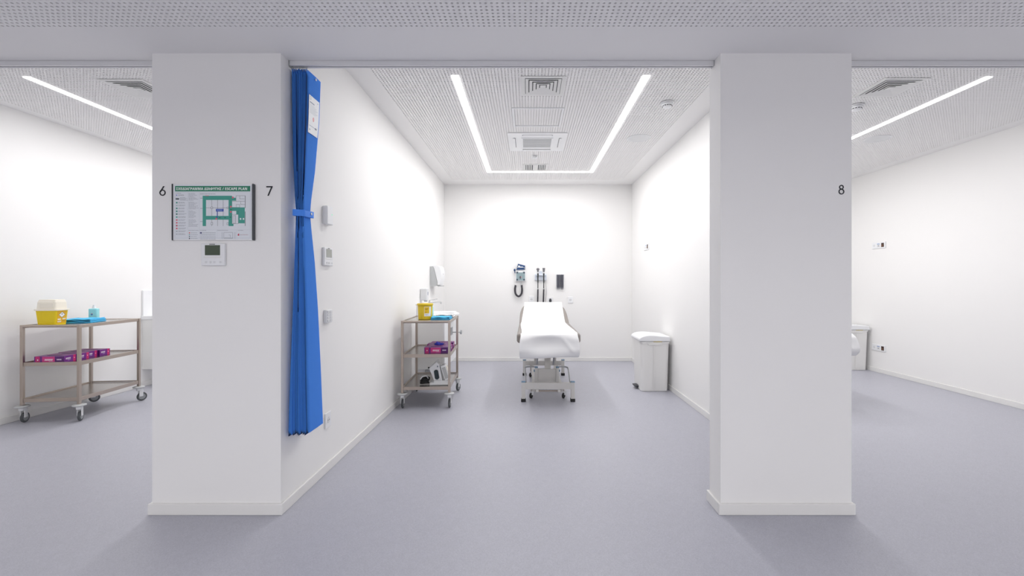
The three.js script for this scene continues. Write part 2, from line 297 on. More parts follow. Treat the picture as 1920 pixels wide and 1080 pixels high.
// ------------------------------------------------------------------ escape plan
const planTex = canvasTex(1320, 920, (c, w, h) => {
  c.fillStyle = '#e9edf3'; c.fillRect(0, 0, w, h);
  c.fillStyle = '#2f8767'; c.fillRect(22, 16, w - 44, 92);
  c.fillStyle = '#ffffff'; let fs = 60; c.font = 'bold ' + fs + 'px sans-serif'; c.textBaseline = 'middle';
  const T = 'ΣΧΕΔΙΑΓΡΑΜΜΑ ΔΙΑΦΥΓΗΣ / ESCAPE PLAN'; const tw = c.measureText(T).width || 1; fs *= 1210 / tw; c.font = 'bold ' + fs.toFixed(1) + 'px sans-serif'; c.fillText(T, 40, 64);
  const r = rng(5), line = (x, y, len, hgt = 6, col = '#8c919a') => { c.fillStyle = col; let q = x; while (q < x + len) { const k = 10 + r() * 26; c.fillRect(q, y - hgt / 2, Math.min(k, x + len - q), hgt); q += k + 5; } };
  c.strokeStyle = '#c3c9d2'; c.lineWidth = 2; c.strokeRect(22, 122, w - 44, h - 140); c.strokeRect(240, 122, 195, h - 140); c.strokeRect(435, 760, w - 457, h - 778); c.strokeRect(735, 760, 330, h - 778);
  line(40, 140, 90); const cols = ['#3a4fc0', '#3d4a52', '#2f8f7e', '#b9c4cc', '#2f8f7e', '#2f8f7e', '#2f6f66', '#3fa593', '#e05a6e', '#e05a6e', '#c84560', '#e05a6e', '#b9bec6', '#c3c8d0'], ys = [172, 236, 300, 348, 396, 446, 494, 544, 594, 642, 690, 738, 786, 834];
  ys.forEach((y, i) => { c.fillStyle = cols[i]; i === 0 ? (c.beginPath(), c.arc(50, y, 9, 0, 7), c.fill()) : c.fillRect(i === 1 ? 32 : 38, y - 12, i === 1 ? 60 : 26, 24); const k = i === 1 ? 4 : 2; for (let q = 0; q < k; q++) line(i === 1 ? 108 : 78, y - (k - 1) * 7 + q * 14, 90 + r() * 50, 5); });
  for (let i = 0; i < 36; i++) if (i % 9 !== 8) line(252, 142 + i * 16.5, 70 + r() * 105, 5, '#9a9fa8');
  line(250, 770, 175, 6); ['#c33', '#7aa', '#356', '#223'].forEach((k, i) => { c.fillStyle = k; c.fillRect(258, 804 + i * 32, 18, 18); line(290, 813 + i * 32, 70 + r() * 50, 5); });
  line(450, 152, 260, 7);
  // plan: green corridors, rooms
  c.fillStyle = '#46a394'; c.fillRect(490, 182, 500, 515); c.fillRect(990, 216, 66, 50); c.fillRect(990, 380, 150, 60); c.fillRect(1060, 380, 145, 270); c.fillRect(990, 640, 24, 57);
  c.fillStyle = '#e9edf3'; c.fillRect(548, 254, 382, 270); c.fillRect(548, 588, 382, 112);
  c.strokeStyle = '#30343a'; c.lineWidth = 4; const L = (...p) => { c.beginPath(); c.moveTo(p[0], p[1]); for (let i = 2; i < p.length; i += 2) c.lineTo(p[i], p[i + 1]); c.stroke(); };
  for (const x of [645, 744, 838]) { L(x, 254, x, 524); L(x, 588, x, 697); } L(548, 388, 930, 388);
  for (const y of [222, 398, 620]) L(448, y, 488, y);
  c.fillStyle = '#e9edf3'; for (const [x, y, ww, hh] of [[631, 372, 30, 30], [905, 374, 25, 28], [633, 636, 28, 38], [903, 640, 26, 36]]) { c.fillRect(x, y, ww, hh); c.strokeRect(x, y, ww, hh); }
  c.fillRect(1056, 182, 152, 90); c.fillRect(990, 275, 215, 105); c.fillRect(990, 444, 62, 52); c.fillRect(990, 500, 105, 158); c.fillRect(1120, 560, 26, 30); c.fillRect(1170, 560, 26, 30);
  c.lineWidth = 3; L(1056, 182, 1208, 182); L(1056, 182, 1056, 272); L(1120, 182, 1120, 235, 1200, 235); L(990, 276, 1205, 276); L(1136, 276, 1136, 330, 1205, 330); L(1060, 380, 1060, 332, 1118, 332, 1118, 380, 990, 380); L(990, 500, 1095, 500, 1095, 658, 990, 658, 990, 500); L(1008, 520, 1040, 520, 1040, 650, 1008, 650, 1008, 520); L(1052, 500, 1052, 658); L(1075, 444, 1105, 444); L(1075, 460, 1105, 460); L(1075, 476, 1105, 476);
  c.lineWidth = 7; L(1212, 180, 1212, 390); L(1212, 450, 1212, 695);
  c.fillStyle = '#2d4fae'; c.fillRect(716, 404, 130, 46); c.fillRect(732, 446, 10, 96); c.beginPath(); c.arc(734, 546, 12, 0, 7); c.fill(); c.fillStyle = '#9fb3e6'; c.fillRect(730, 416, 100, 8); c.fillRect(735, 432, 85, 6);
  c.fillStyle = '#e2687f'; for (const [x, y] of [[1002, 212], [968, 368], [968, 456], [722, 572]]) { c.beginPath(); c.arc(x, y, 16, 0, 7); c.fill(); } c.fillRect(535, 178, 60, 8);
  c.fillStyle = '#1f6d52'; for (const [x, y] of [[770, 556], [860, 556], [950, 545], [960, 416]]) { c.beginPath(); c.moveTo(x, y - 10); c.lineTo(x + 34, y); c.lineTo(x, y + 10); c.fill(); }
  line(445, 770, 110); line(735, 770, 190); line(1090, 770, 90); c.fillStyle = '#4a4f7a'; c.fillRect(445, 800, 32, 26); for (let i = 0; i < 4; i++) line(i ? 450 : 490, 814 + i * 34, i ? 260 : 220, 6);
  c.strokeStyle = '#555b66'; c.lineWidth = 3; L(820, 800, 820, 915); c.strokeRect(850, 806, 150, 100); L(860, 896, 1000, 902); L(930, 850, 960, 850, 960, 890); L(1040, 800, 1040, 910);
  c.fillStyle = '#c9344e'; c.fillRect(1086, 834, 18, 26); c.fillRect(1098, 824, 12, 36); line(1120, 846, 140, 6, '#b98c96');
});
{
  const t = thing('escape_plan_sign', 'framed green-headed escape plan board on the left pillar', 'sign', [-1.694, 1.478, PF]);
  obj('backing', bx(-.214, .214, 0, .302, .0005, .012), mat.white, t);
  const pg = new THREE.BoxGeometry(.418, .291, .001); const u = pg.attributes.uv; for (let i = 0; i < 24; i++) if (i < 16 || i > 19) u.setXY(i, .002, .5);
  obj('printed_sheet', pg.translate(0, .151, .0126), M(0xffffff, .35, 0, { map: planTex }), t);
  obj('edge_profile', rb(.006, .304, .016, -.216, .151, .0085, .002), mat.dark, t);
  obj('edge_profile', rb(.009, .304, .02, .2185, .151, .0105, .004), mat.rubber, t);
}
// thermostats and wall devices
function thermostat(label, pos, turn, lcd) {
  const t = thing('thermostat', label, 'thermostat', pos, turn, 'wall thermostats');
  obj('housing', rb(.126, .119, .018, 0, .0595, .0092, .005), mat.white, t);
  obj('display', rb(.081, .054, .002, 0, .082, .0185, .0006, 1), lcd, t);
  obj('button_strip', rb(.095, .008, .002, 0, .045, .0186, .0008, 1), mat.whiteMatt, t);
  for (const x of [-.03, -.006, .013, .047]) obj('button', rb(.011, .011, .0025, x - .004, .018, .0188, .001, 1), mat.offwhite, t);
  obj('badge', [-.014, -.008, -.002, .004, .01].map(x => rb(.0045, .005, .0006, x, .1135, .0184, .0002, 1)), mat.rubber, t);
}
thermostat('white thermostat with dark screen below the escape plan', [-1.691, 1.342, PF], 0, mat.lcd);
thermostat('white thermostat with pale screen on the wall beside the curtain', [WL, 1.362, -2.93], Math.PI / 2, mat.lcdPale);
{ const t = thing('wall_controller', 'white box with a green light on the wall beside the curtain', 'control box', [WL, 1.632, -2.915], Math.PI / 2);
  obj('housing', rb(.085, .12, .034, 0, .06, .0172, .006), mat.white, t); obj('back_plate', rb(.12, .11, .006, .012, .058, .0033, .002), mat.whiteMatt, t);
  obj('status_light', rb(.006, .006, .002, .022, .068, .0348, .001, 1), new THREE.MeshStandardMaterial({ color: 0x62e8a0, emissive: 0x35e08a, emissiveIntensity: .8 }), t); }
{ const t = thing('light_switch', 'white multi-key switch low on the wall beside the curtain', 'switch', [WL, .985, -2.93], Math.PI / 2);
  obj('housing', rb(.082, .086, .022, 0, .043, .0112, .004), mat.white, t);
  for (const y of [.016, .036, .056, .074]) for (const x of [-.018, .018]) obj('key', rb(.031, .016, .006, x, y - .001, .023, .002, 1), mat.offwhite, t); }
function socket(label, pos, turn, cat = 'socket') { const t = thing('wall_socket', label, cat, pos, turn);
  obj('plate', rb(.082, .1, .01, 0, .05, .0052, .003), mat.white, t); obj('recess', [new THREE.CylinderGeometry(.02, .02, .002, 20).rotateX(Math.PI / 2).translate(0, .05, .0105)], mat.offwhite, t);
  obj('pin_hole', [-1, 1].map(s => new THREE.CylinderGeometry(.0035, .0035, .002, 8).rotateX(Math.PI / 2).translate(s * .009, .05, .0112)), mat.rubber, t); return t; }
socket('white wall socket near the floor behind the curtain hem', [WL, .29, -2.94], Math.PI / 2);
socket('white wall socket left of the instrument cables, above the couch', [.055, .935, BACK], 0);
{ const t = socket('white wall socket with a dark plug in it, above the couch', [.355, .915, BACK], 0);
  obj('plug', [rb(.04, .042, .03, 0, .048, .026, .01), rb(.03, .02, .028, 0, .072, .026, .006)], mat.dark, t); }
socket('white wall socket right of the couch head', [.676, .925, BACK], 0);
function trunk(label, pos, turn, low) { const t = thing('socket_panel', label, 'socket panel', pos, turn, 'three-part socket panels on the right walls');
  obj('frame', rb(.235, .088, .012, 0, .044, .0062, .003), mat.white, t);
  obj('socket_insert', new THREE.CylinderGeometry(.018, .018, .003, 18).rotateX(Math.PI / 2).translate(-.076, .044, .0127), mat.offwhite, t);
  obj('data_insert', rb(.048, .05, .003, 0, .044, .0127, .001, 1), mat.offwhite, t); obj('data_label', rb(.044, .009, .001, 0, .062, .0146, .0004, 1), M(0x8aa4d6, .5), t); obj('data_port', rb(.012, .009, .001, .002, .036, .0146, .0004, 1), mat.rubber, t);
  obj('switch_insert', rb(.044, .056, .004, .072, .044, .0132, .001, 1), low ? mat.socketDark : mat.socketDark, t); obj('switch_key', rb(.032, .026, .003, .072, .036, .0163, .001, 1), mat.socketBrown, t); return t; }
trunk('socket panel with brown switch, high on the right bay wall', [BR, 1.725, -6.155], -Math.PI / 2);
trunk('socket panel with dark switch, low on the wall beside the right bay bin', [BR, .302, -6.155], -Math.PI / 2, true);
trunk('small socket panel high on the wall above the lidded bin, middle bay', [WR, 1.705, -6.17], -Math.PI / 2);

// ------------------------------------------------------------------ curtain
{
  const t = thing('privacy_curtain', 'blue pleated curtain gathered with a band beside the left pillar', 'curtain', [0, 0, 0]);
  // h : left x, right x, front z, back z
  const K = [[2.448, -1.326, -1.238, -2.478, -2.650], [2.2, -1.322, -1.242, -2.476, -2.640], [1.9, -1.312, -1.250, -2.472, -2.600], [1.72, -1.302, -1.255, -2.468, -2.560], [1.64, -1.296, -1.254, -2.468, -2.545], [1.55, -1.298, -1.252, -2.466, -2.558], [1.37, -1.305, -1.248, -2.466, -2.59], [1.1, -1.312, -1.240, -2.464, -2.615], [.75, -1.318, -1.234, -2.460, -2.640], [.405, -1.322, -1.226, -2.458, -2.655]];
  const at = h => { let i = 0; while (i < K.length - 2 && h < K[i + 1][0]) i++; const a = K[i], b = K[i + 1], f0 = (a[0] - h) / (a[0] - b[0]), f = Math.min(1, Math.max(0, f0)); return [1, 2, 3, 4].map(k => a[k] + (b[k] - a[k]) * f); };
  const NP = 9, r = rng(9), off = Array.from({ length: NP * 2 + 2 }, () => [r() - .5, r() - .5, r() * 6]);
  const top = 2.448, bot = .405, N = NP * 2;                  // N panels, zigzag
  const fn = (u, v) => {
    const h = top + (bot - top) * v, [xl, xr, zf, zb] = at(h), s = u * N, i = Math.min(N - 1, Math.floor(s)), f = s - i;
    const loose = Math.min(1, Math.max(0, Math.abs(h - 1.64) / .5));
    const pt = k => { const back = k % 2 === 0, e = k / N, jit = off[k][0] * .014 * loose, x = xl + (xr - xl) * Math.pow(e, .96) + off[k][1] * .003 * loose + Math.sin(h * 3 + off[k][2]) * .0012; return [x, (back ? zb : zf) + jit * (back ? 1 : .35) + (k === 1 && h < 1.2 ? .03 * (1.2 - h) : 0)]; };
    const a = pt(i), b = pt(i + 1), bow = Math.sin(f * Math.PI) * .0022;
    const hem = (i % 3 - 1) * .004 * v;
    return V(a[0] + (b[0] - a[0]) * f + bow, h + hem, a[1] + (b[1] - a[1]) * f);
  };
  obj('pleated_fabric', cloth(fn, N * 4, 60, .0012), mat.curtain, t);
  // tie band: a closed loop around the stack
  const loop = []; for (const [x, z] of [[-1.305, -2.455], [-1.25, -2.452], [-1.240, -2.462], [-1.237, -2.55], [-1.245, -2.565], [-1.3, -2.56], [-1.31, -2.55]]) loop.push(V(x, 1.64, z));
  const cv = new THREE.CatmullRomCurve3(loop, true, 'catmullrom', .2);
  obj('tie_band', cloth((u, v) => { const p = cv.getPointAt(u % 1); return V(p.x, 1.658 - .036 * v - .004 * Math.sin(u * 6.28), p.z); }, 64, 3, .002), mat.curtainBand, t);
  obj('press_stud', new THREE.CylinderGeometry(.008, .008, .004, 16).rotateZ(Math.PI / 2).translate(-1.2355, 1.642, -2.525), mat.alu, t);
  // white care label on the outer panel (vertical board following the panel)
  const lt = canvasTex(256, 512, (c) => { c.fillStyle = '#f4f6f8'; c.fillRect(0, 0, 256, 512); c.strokeStyle = '#9aa4ae'; c.lineWidth = 6; c.strokeRect(28, 14, 20, 40); c.fillStyle = '#c2cad2'; c.fillRect(200, 34, 28, 14); c.fillStyle = '#8a96a8'; c.fillRect(24, 82, 110, 16); c.fillStyle = '#c9cfd6'; for (let i = 0; i < 9; i++) c.fillRect(24, 116 + i * 14, 120 + (i * 53) % 80, 5); c.fillStyle = '#e9a9ac'; c.beginPath(); c.ellipse(120, 300, 22, 32, 0, 0, 7); c.fill(); c.fillStyle = '#9aa6ba'; c.fillRect(24, 402, 140, 8); c.fillStyle = '#56657c'; c.fillRect(168, 396, 50, 22); c.fillStyle = '#b7bec8'; c.fillRect(24, 450, 34, 22); });
  obj('care_label', cloth((u, v) => { const h = 2.315 - .215 * v, [, xr, zf, zb] = at(h), z0 = zf + (zb - zf) * .13, z1 = zf + (zb - zf) * .86; return V(xr + .0045, h, z0 + (z1 - z0) * u); }, 6, 10, .0008), M(0xffffff, .5, 0, { map: lt }), t);
  for (let k = 1; k <= 10; k++) { const x = -1.326 + k * .0085; obj('hook', [rod(V(x, 2.462, -2.487), V(x, 2.438, -2.487), .0016, 6), rb(.006, .006, .004, x, 2.46, -2.487, .001, 1)], mat.greyPlastic, t); }
  obj('hook_button', new THREE.CylinderGeometry(.007, .007, .003, 12).rotateZ(Math.PI / 2).translate(-1.2325, 2.43, -2.575), mat.offwhite, t);
}

// ------------------------------------------------------------------ trolleys
const TW = .462, TD = .69;
function makeTrolley(label, pos, turn, swivel) {
  const t = thing('instrument_trolley', label, 'trolley', pos, turn, 'stainless steel trolleys');
  const hx = TW / 2, hz = TD / 2, L = .024;
  for (const sx of [-1, 1]) for (const sz of [1, -1]) {
    obj('leg', rb(L, .715, L, sx * hx, .1575 + .715 / 2, sz * hz, .003), mat.steel, t);
    const c = new THREE.Group(); c.name = 'castor'; c.position.set(sx * hx, 0, sz * hz); c.rotation.y = swivel[(sx + 1) / 2 + (sz < 0 ? 2 : 0)]; t.add(c);
    obj('bumper', lathe([[0, .158], [.04, .158], [.05, .152], [.05, .143], [.038, .139], [0, .139]], 24), mat.greyPlastic, c);
    obj('fork', [rb(.036, .03, .05, 0, .125, -.004, .008), rb(.006, .08, .034, .0145, .088, -.016, .003), rb(.006, .08, .034, -.0145, .088, -.016, .003)], mat.offwhite, c);
    obj('tyre', new THREE.TorusGeometry(.0345, .011, 10, 24).rotateY(Math.PI / 2).translate(0, .0455, -.026), mat.rubber, c);
    obj('wheel', new THREE.CylinderGeometry(.034, .034, .019, 20).rotateZ(Math.PI / 2).translate(0, .0455, -.026), mat.wheel, c);
  }
  // top: folded sheet with a round front and back rail
  const w = TW - L, d = TD - L;
  const top = new THREE.Group(); top.name = 'top_shelf'; t.add(top);
  obj('tray', bx(-hx + .01, hx - .01, .858, .866, -hz + .008, hz - .008), mat.steelSheet, top);
  for (const s of [-1, 1]) { obj('rim', rod(V(-hx, .861, s * hz), V(hx, .861, s * hz), .0125, 12), mat.steel, top); obj('rim', rb(.012, .03, d, s * hx, .858, 0, .003), mat.steel, top); }
  for (const [n, y] of [['middle_shelf', .527], ['bottom_shelf', .205]]) {
    const g = new THREE.Group(); g.name = n; t.add(g);
    obj('tray', bx(-hx + .006, hx - .006, y - .002, y + .003, -hz + .006, hz - .006), mat.steelSheet, g);
    obj('rim', rb(w, .032, .012, 0, y - .004, hz, .002), mat.steel, g); obj('rim', rod(V(-hx, y + .01, -hz), V(hx, y + .01, -hz), .006, 8), mat.steel, g);
    for (const s of [-1, 1]) obj('rim', rb(.012, .034, d, s * hx, y - .003, 0, .002), mat.steel, g);
  }
  return t;
}
const TA = [-4.304, 0, -4.306], RA = .098, TB = [-1.030, 0, -4.741], RB = .046;
makeTrolley('steel three-tier trolley with square yellow sharps bin, in the left bay', TA, RA, [.15, .35, -.75, -.6]);
makeTrolley('steel three-tier trolley with round yellow bucket, beside the sink', TB, RB, [.05, 0, .1, -.35]);
const onT = (T, R, x, y, z) => { const c = Math.cos(R), s = Math.sin(R); return [T[0] + x * c + z * s, y, T[2] - x * s + z * c]; };
const TOP = .8665, MID = .5305, LOW = .2085;

// glove boxes
const gloveTex = canvasTex(1024, 512, (c) => {
  c.fillStyle = '#6d2380'; c.fillRect(0, 0, 1024, 512);
  // long side 0..1024 x 0..200 (canvas top)
  c.fillStyle = '#c02a72'; c.fillRect(40, 0, 150, 200); c.fillStyle = '#cf3f86'; c.fillRect(270, 10, 430, 180); c.fillStyle = '#591a6e'; c.fillRect(700, 0, 324, 200);
  c.fillStyle = '#f3e3ef'; c.beginPath(); c.arc(118, 110, 22, 0, 7); c.fill();
  c.save(); c.transform(1, 0, -.25, 1, 40, 0); for (let i = 0; i < 6; i++) c.fillRect(350 + i * 46, 92, 30, 44); c.fillRect(340, 84, 290, 10); c.fillStyle = '#d9b2e0'; for (let i = 0; i < 5; i++) c.fillRect(500 + i * 30, 150, 20, 16); c.restore();
  c.fillStyle = '#e9dcef'; for (let i = 0; i < 4; i++) c.fillRect(770 + i * 42, 84, 30, 40);
  // short side 0..500 x 210..400
  c.fillStyle = '#7a2190'; c.fillRect(0, 206, 500, 200); c.fillStyle = '#dc2f7c'; c.fillRect(360, 206, 110, 200); c.fillStyle = '#f5e9f5';
  c.save(); c.transform(1, 0, -.25, 1, 80, 0); for (let i = 0; i < 5; i++) c.fillRect(60 + i * 40, 280, 28, 36); c.fillRect(50, 268, 200, 10); c.fillStyle = '#cfd0f2'; for (let i = 0; i < 4; i++) c.fillRect(150 + i * 28, 336, 20, 14); c.restore();
  c.fillStyle = '#f3c6dc'; c.beginPath(); c.arc(412, 300, 18, 0, 7); c.fill();
  // top 510..1024 x 210..500
  c.fillStyle = '#8a4d97'; c.fillRect(510, 206, 514, 306); c.fillStyle = '#c65a96'; c.fillRect(510, 206, 514, 40); c.fillStyle = '#b77fb8'; c.fillRect(560, 420, 380, 30);
});
const gloveMat = M(0xffffff, .45, 0, { map: gloveTex });
const gloveGeo = (() => {
  const g = new THREE.BoxGeometry(.245, .057, .12).translate(0, .0285, 0), u = g.attributes.uv;
  const R = { long: [.0, 0, 1, .39], short: [0, .41, .485, .78], top: [.51, .41, .995, .99] }, f = ['short', 'short', 'top', 'top', 'long', 'long'];
  for (let i = 0; i < 24; i++) { const r = R[f[Math.floor(i / 4)]], a = u.getX(i), b = u.getY(i); u.setXY(i, r[0] + (r[2] - r[0]) * a, 1 - (r[1] + (r[3] - r[1]) * (1 - b))); }
  return g;
})();
const ordinals = ['nearest', 'second', 'third', 'rearmost'];
function gloves(T, R, x, z0, where, group, withGlove) {
  for (let k = 0; k < 4; k++) {
    const q = [0, .012, -.014, .004][k];
    const t = thing('glove_box', `purple and pink glove box, ${ordinals[k]} of four on the ${where}`, 'glove box', onT(T, R, x + q, MID, z0 - .0605 - k * .1215), R, group);
    obj('carton', gloveGeo, gloveMat, t);
    obj('dispensing_slot', extr(rrect(.125, .022, .0105), .0008).rotateX(-Math.PI / 2).translate(-.005, .0571, 0), M(0x46204f, .8), t);
    if (withGlove && k === 1) { // crumpled glove tip pulled out of the slot
      const r = rng(4), g = new THREE.SphereGeometry(1, 28, 18), p = g.attributes.position;
      for (let i = 0; i < p.count; i++) { const v = V(p.getX(i), p.getY(i), p.getZ(i)), n = 1 + .22 * Math.sin(v.x * 7 + v.z * 5) * Math.cos(v.z * 8 + 1) + .12 * Math.sin(v.x * 13); p.setXYZ(i, v.x * .047 * n, Math.max(0, v.y * .5 + .25) * .034 * n * (1 - .25 * Math.sin(v.x * 5)), v.z * .03 * n); }
      g.computeVertexNormals(); obj('protruding_glove', g.translate(-.012, .0575, 0), mat.glove, t);
    }
  }
}
gloves(TA, RA, -.028, .33, 'left bay trolley', 'glove boxes on the left trolley', false);
gloves(TB, RB, .082, .215, 'middle bay trolley', 'glove boxes on the middle trolley', true);

// square sharps bin
{
  const t = thing('sharps_bin', 'square yellow sharps bin with a cream lid on the left trolley', 'sharps bin', onT(TA, RA, -.075, TOP, .25), RA + .02);
  const fr = taper;
  obj('tub', fr(.148, .11, .168, .13, 0, .135, .012), mat.yellow, t);
  const lid = obj('lid', [fr(.184, .146, .184, .146, .13, .144, .014), fr(.16, .122, .154, .116, .144, .205, .014), fr(.154, .116, .142, .096, .205, .23, .014)], mat.cream, t);
  obj('flap', rb(.11, .045, .004, .01, .176, .0605, .002), mat.cream, lid); obj('hinge', rb(.02, .012, .02, -.096, .136, .03, .003), mat.cream, lid);
  const lt = canvasTex(256, 384, c => { c.fillStyle = '#e8b51c'; c.fillRect(0, 0, 256, 384); c.save(); c.translate(128, 120); c.rotate(Math.PI / 4); c.fillStyle = '#f6f6f8'; c.fillRect(-66, -66, 132, 132); c.strokeStyle = '#3b3b58'; c.lineWidth = 8; c.strokeRect(-62, -62, 124, 124); c.restore(); c.fillStyle = '#77778a'; c.beginPath(); c.arc(128, 100, 18, 0, 7); c.fill(); c.fillStyle = '#f2efe6'; c.fillRect(16, 240, 90, 40); c.fillRect(150, 230, 90, 40); c.fillRect(16, 310, 100, 40); c.fillStyle = '#8a7a40'; c.fillRect(140, 300, 100, 8); c.fillRect(140, 320, 80, 8); c.fillRect(26, 322, 70, 6); });
  const lg = new THREE.BoxGeometry(.001, .112, .09), u = lg.attributes.uv; for (let i = 4; i < 24; i++) u.setXY(i, .02, .6);
  lg.rotateZ(-Math.atan(.01 / .135)); obj('hazard_label', lg.translate(.0798, .07, 0), M(0xffffff, .5, 0, { map: lt }), t);
}
function bottle(label, p, turn) {
  const t = thing('sanitiser_bottle', label, 'bottle', p, turn, 'turquoise bottles on the trolleys');
  obj('body', rb(.075, .122, .045, 0, .061, 0, .01, 3), mat.teal, t);
  obj('cap', [new THREE.CylinderGeometry(.013, .016, .022, 16).translate(0, .133, 0), new THREE.CylinderGeometry(.011, .011, .014, 14).translate(0, .15, 0)], mat.white, t);
  obj('print', [new THREE.CylinderGeometry(.009, .009, .0006, 16).rotateX(Math.PI / 2).translate(-.005, .062, .0227)], M(0x3f8fc4, .5), t);
  obj('print', [rb(.008, .006, .0006, -.003, .07, .0232, .0002, 1)], M(0xd8584e, .5), t);
  return t;
}
bottle('turquoise rectangular bottle with white cap on the left trolley', onT(TA, RA, -.085, TOP, -.2), RA + .1);
bottle('turquoise bottle half hidden behind the round yellow bucket', onT(TB, RB, -.045, TOP, -.14), RB);
// folded cloths
function folded(name, label, cat, p, turn, w, d, layers, m, seed) {
  const t = thing(name, label, cat, p, turn); const r = rng(seed);
  for (let k = 0; k < layers; k++) { const th = .0095, y = .0002 + k * th, a = w * (1 - .03 * k), b = d * (1 - .02 * k), ph = r() * 6, sh = (r() - .5) * .012;
    const s = new THREE.Shape(); s.moveTo(-a / 2, 0); for (let i = 0; i <= 12; i++) s.lineTo(-a / 2 + a * i / 12, .0006 + .0022 * (1 + Math.sin(i * .9 + ph)) * (k > 0 ? 1 : 0)); s.absarc(a / 2, .0045, .0045, -Math.PI / 2, Math.PI / 2); for (let i = 12; i >= 0; i--) s.lineTo(-a / 2 + a * i / 12, .007 + .0022 * Math.sin(i * .8 + ph)); s.absarc(-a / 2, .0045, .0045, Math.PI / 2, Math.PI * 1.5);
    obj('fold', extr(s, b - .006, .003, 2, 6).translate(sh, y + .0007, -b / 2 + .003), m, t); }
  return t;
}
folded('folded_drape', 'folded light blue drape beside the square yellow bin', 'cloth', onT(TA, RA, .0, TOP, .01), RA + .25, .22, .27, 4, mat.clothBlue, 3);
folded('folded_drape', 'folded light blue drape beside the round yellow bucket', 'cloth', onT(TB, RB, .115, TOP, .08), RB, .19, .2, 3, mat.clothBlue, 8);
folded('paper_pad', 'white folded paper stack behind the blue drape, middle trolley', 'paper', onT(TB, RB, .125, TOP, -.13), RB, .19, .19, 4, mat.sheet, 12);
{ // round bucket
  const t = thing('sharps_bucket', 'round yellow sharps bucket with lid on the middle trolley', 'bucket', onT(TB, RB, -.055, TOP, .085), RB);
  obj('tub', lathe([[0, 0], [.066, 0], [.07, .004], [.078, .148], [0, .148]], 36), mat.yellowDull, t);
  obj('lid', lathe([[.079, .144], [.083, .147], [.084, .158], [.08, .166], [.05, .168], [0, .168]], 36), mat.yellowDull, t);
  obj('handle_lug', rb(.018, .01, .014, -.09, .152, 0, .003), mat.cream, t);
  const lt = canvasTex(256, 256, c => { c.fillStyle = '#f2f0f2'; c.fillRect(0, 0, 256, 256); c.fillStyle = '#eec522'; c.fillRect(10, 10, 170, 170); c.fillStyle = '#b0881c'; c.fillRect(30, 50, 110, 18); c.fillRect(40, 76, 80, 8); c.fillRect(30, 140, 60, 12); c.fillStyle = '#b9b6c0'; c.fillRect(20, 200, 130, 8); c.fillRect(20, 220, 90, 8); });
  const g = new THREE.CylinderGeometry(.0775, .0725, .1, 14, 1, true, .05, 1.0); obj('label', g.translate(0, .085, 0), M(0xffffff, .5, 0, { map: lt, side: THREE.DoubleSide }), t);
}
{ // device lying on the bottom shelf
  const t = thing('nebuliser', 'white device with dark oval window and black tubing on the bottom shelf', 'medical device', onT(TB, RB, .112, LOW, .2), RB);
  obj('base', [rb(.2, .028, .13, .01, .0145, 0, .01, 3), rb(.16, .02, .11, .03, .036, 0, .006)], mat.offwhite, t);
  const body = new THREE.Shape(); [[-.055, 0], [.03, 0], [.0, .165], [-.03, .195], [-.105, .125]].forEach((p, i) => i ? body.lineTo(...p) : body.moveTo(...p));
  obj('body', extr(body, .085, .008, 3).translate(.005, .045, -.045), mat.offwhite, t);
  const win = extr(rrect(.044, .1, .021), .004, .001).rotateZ(.16); obj('window', win.translate(-.022, .108, .0488), M(0x1c2c33, .25), t);
  obj('door', [rb(.052, .16, .1, 0, 0, 0, .012, 3).rotateZ(.3).translate(.062, .125, -.002)], mat.white, t);
  obj('side_label', rb(.002, .12, .07, .0265, 0, 0, .0008, 1).rotateZ(.3).translate(.064, .127, .0), mat.cream, t);
  obj('side_print', rb(.036, .12, .002, .0, 0, .0515, .0008, 1).rotateZ(.3).translate(.065, .125, -.002), mat.greyPlastic, t);
  obj('handle', tube([V(-.105, .168, .0), V(-.07, .2, 0), V(-.02, .245, 0), V(-.005, .25, 0)], .004, 12, 6), mat.offwhite, t);
  obj('knob', new THREE.SphereGeometry(.01, 12, 8).translate(-.108, .168, .0), mat.black, t); obj('knob', rb(.018, .024, .012, -.012, .19, .042, .004), mat.navy, t);
  const pts = []; for (let i = 0; i <= 90; i++) { const a = i / 90 * Math.PI * 10; pts.push(V(-.148 + Math.cos(a) * (.04 + .006 * Math.sin(i)), .014 + i / 90 * .05 + .004 * Math.sin(a * 1.7), Math.sin(a) * .034)); }
  obj('coiled_tubing', new THREE.TubeGeometry(new THREE.CatmullRomCurve3(pts), 220, .0075, 6), mat.black, t);
  obj('mask', tube([V(-.19, .055, .02), V(-.165, .085, .03), V(-.13, .088, .02), V(-.115, .06, .0)], .006, 14, 6), mat.offwhite, t);
}

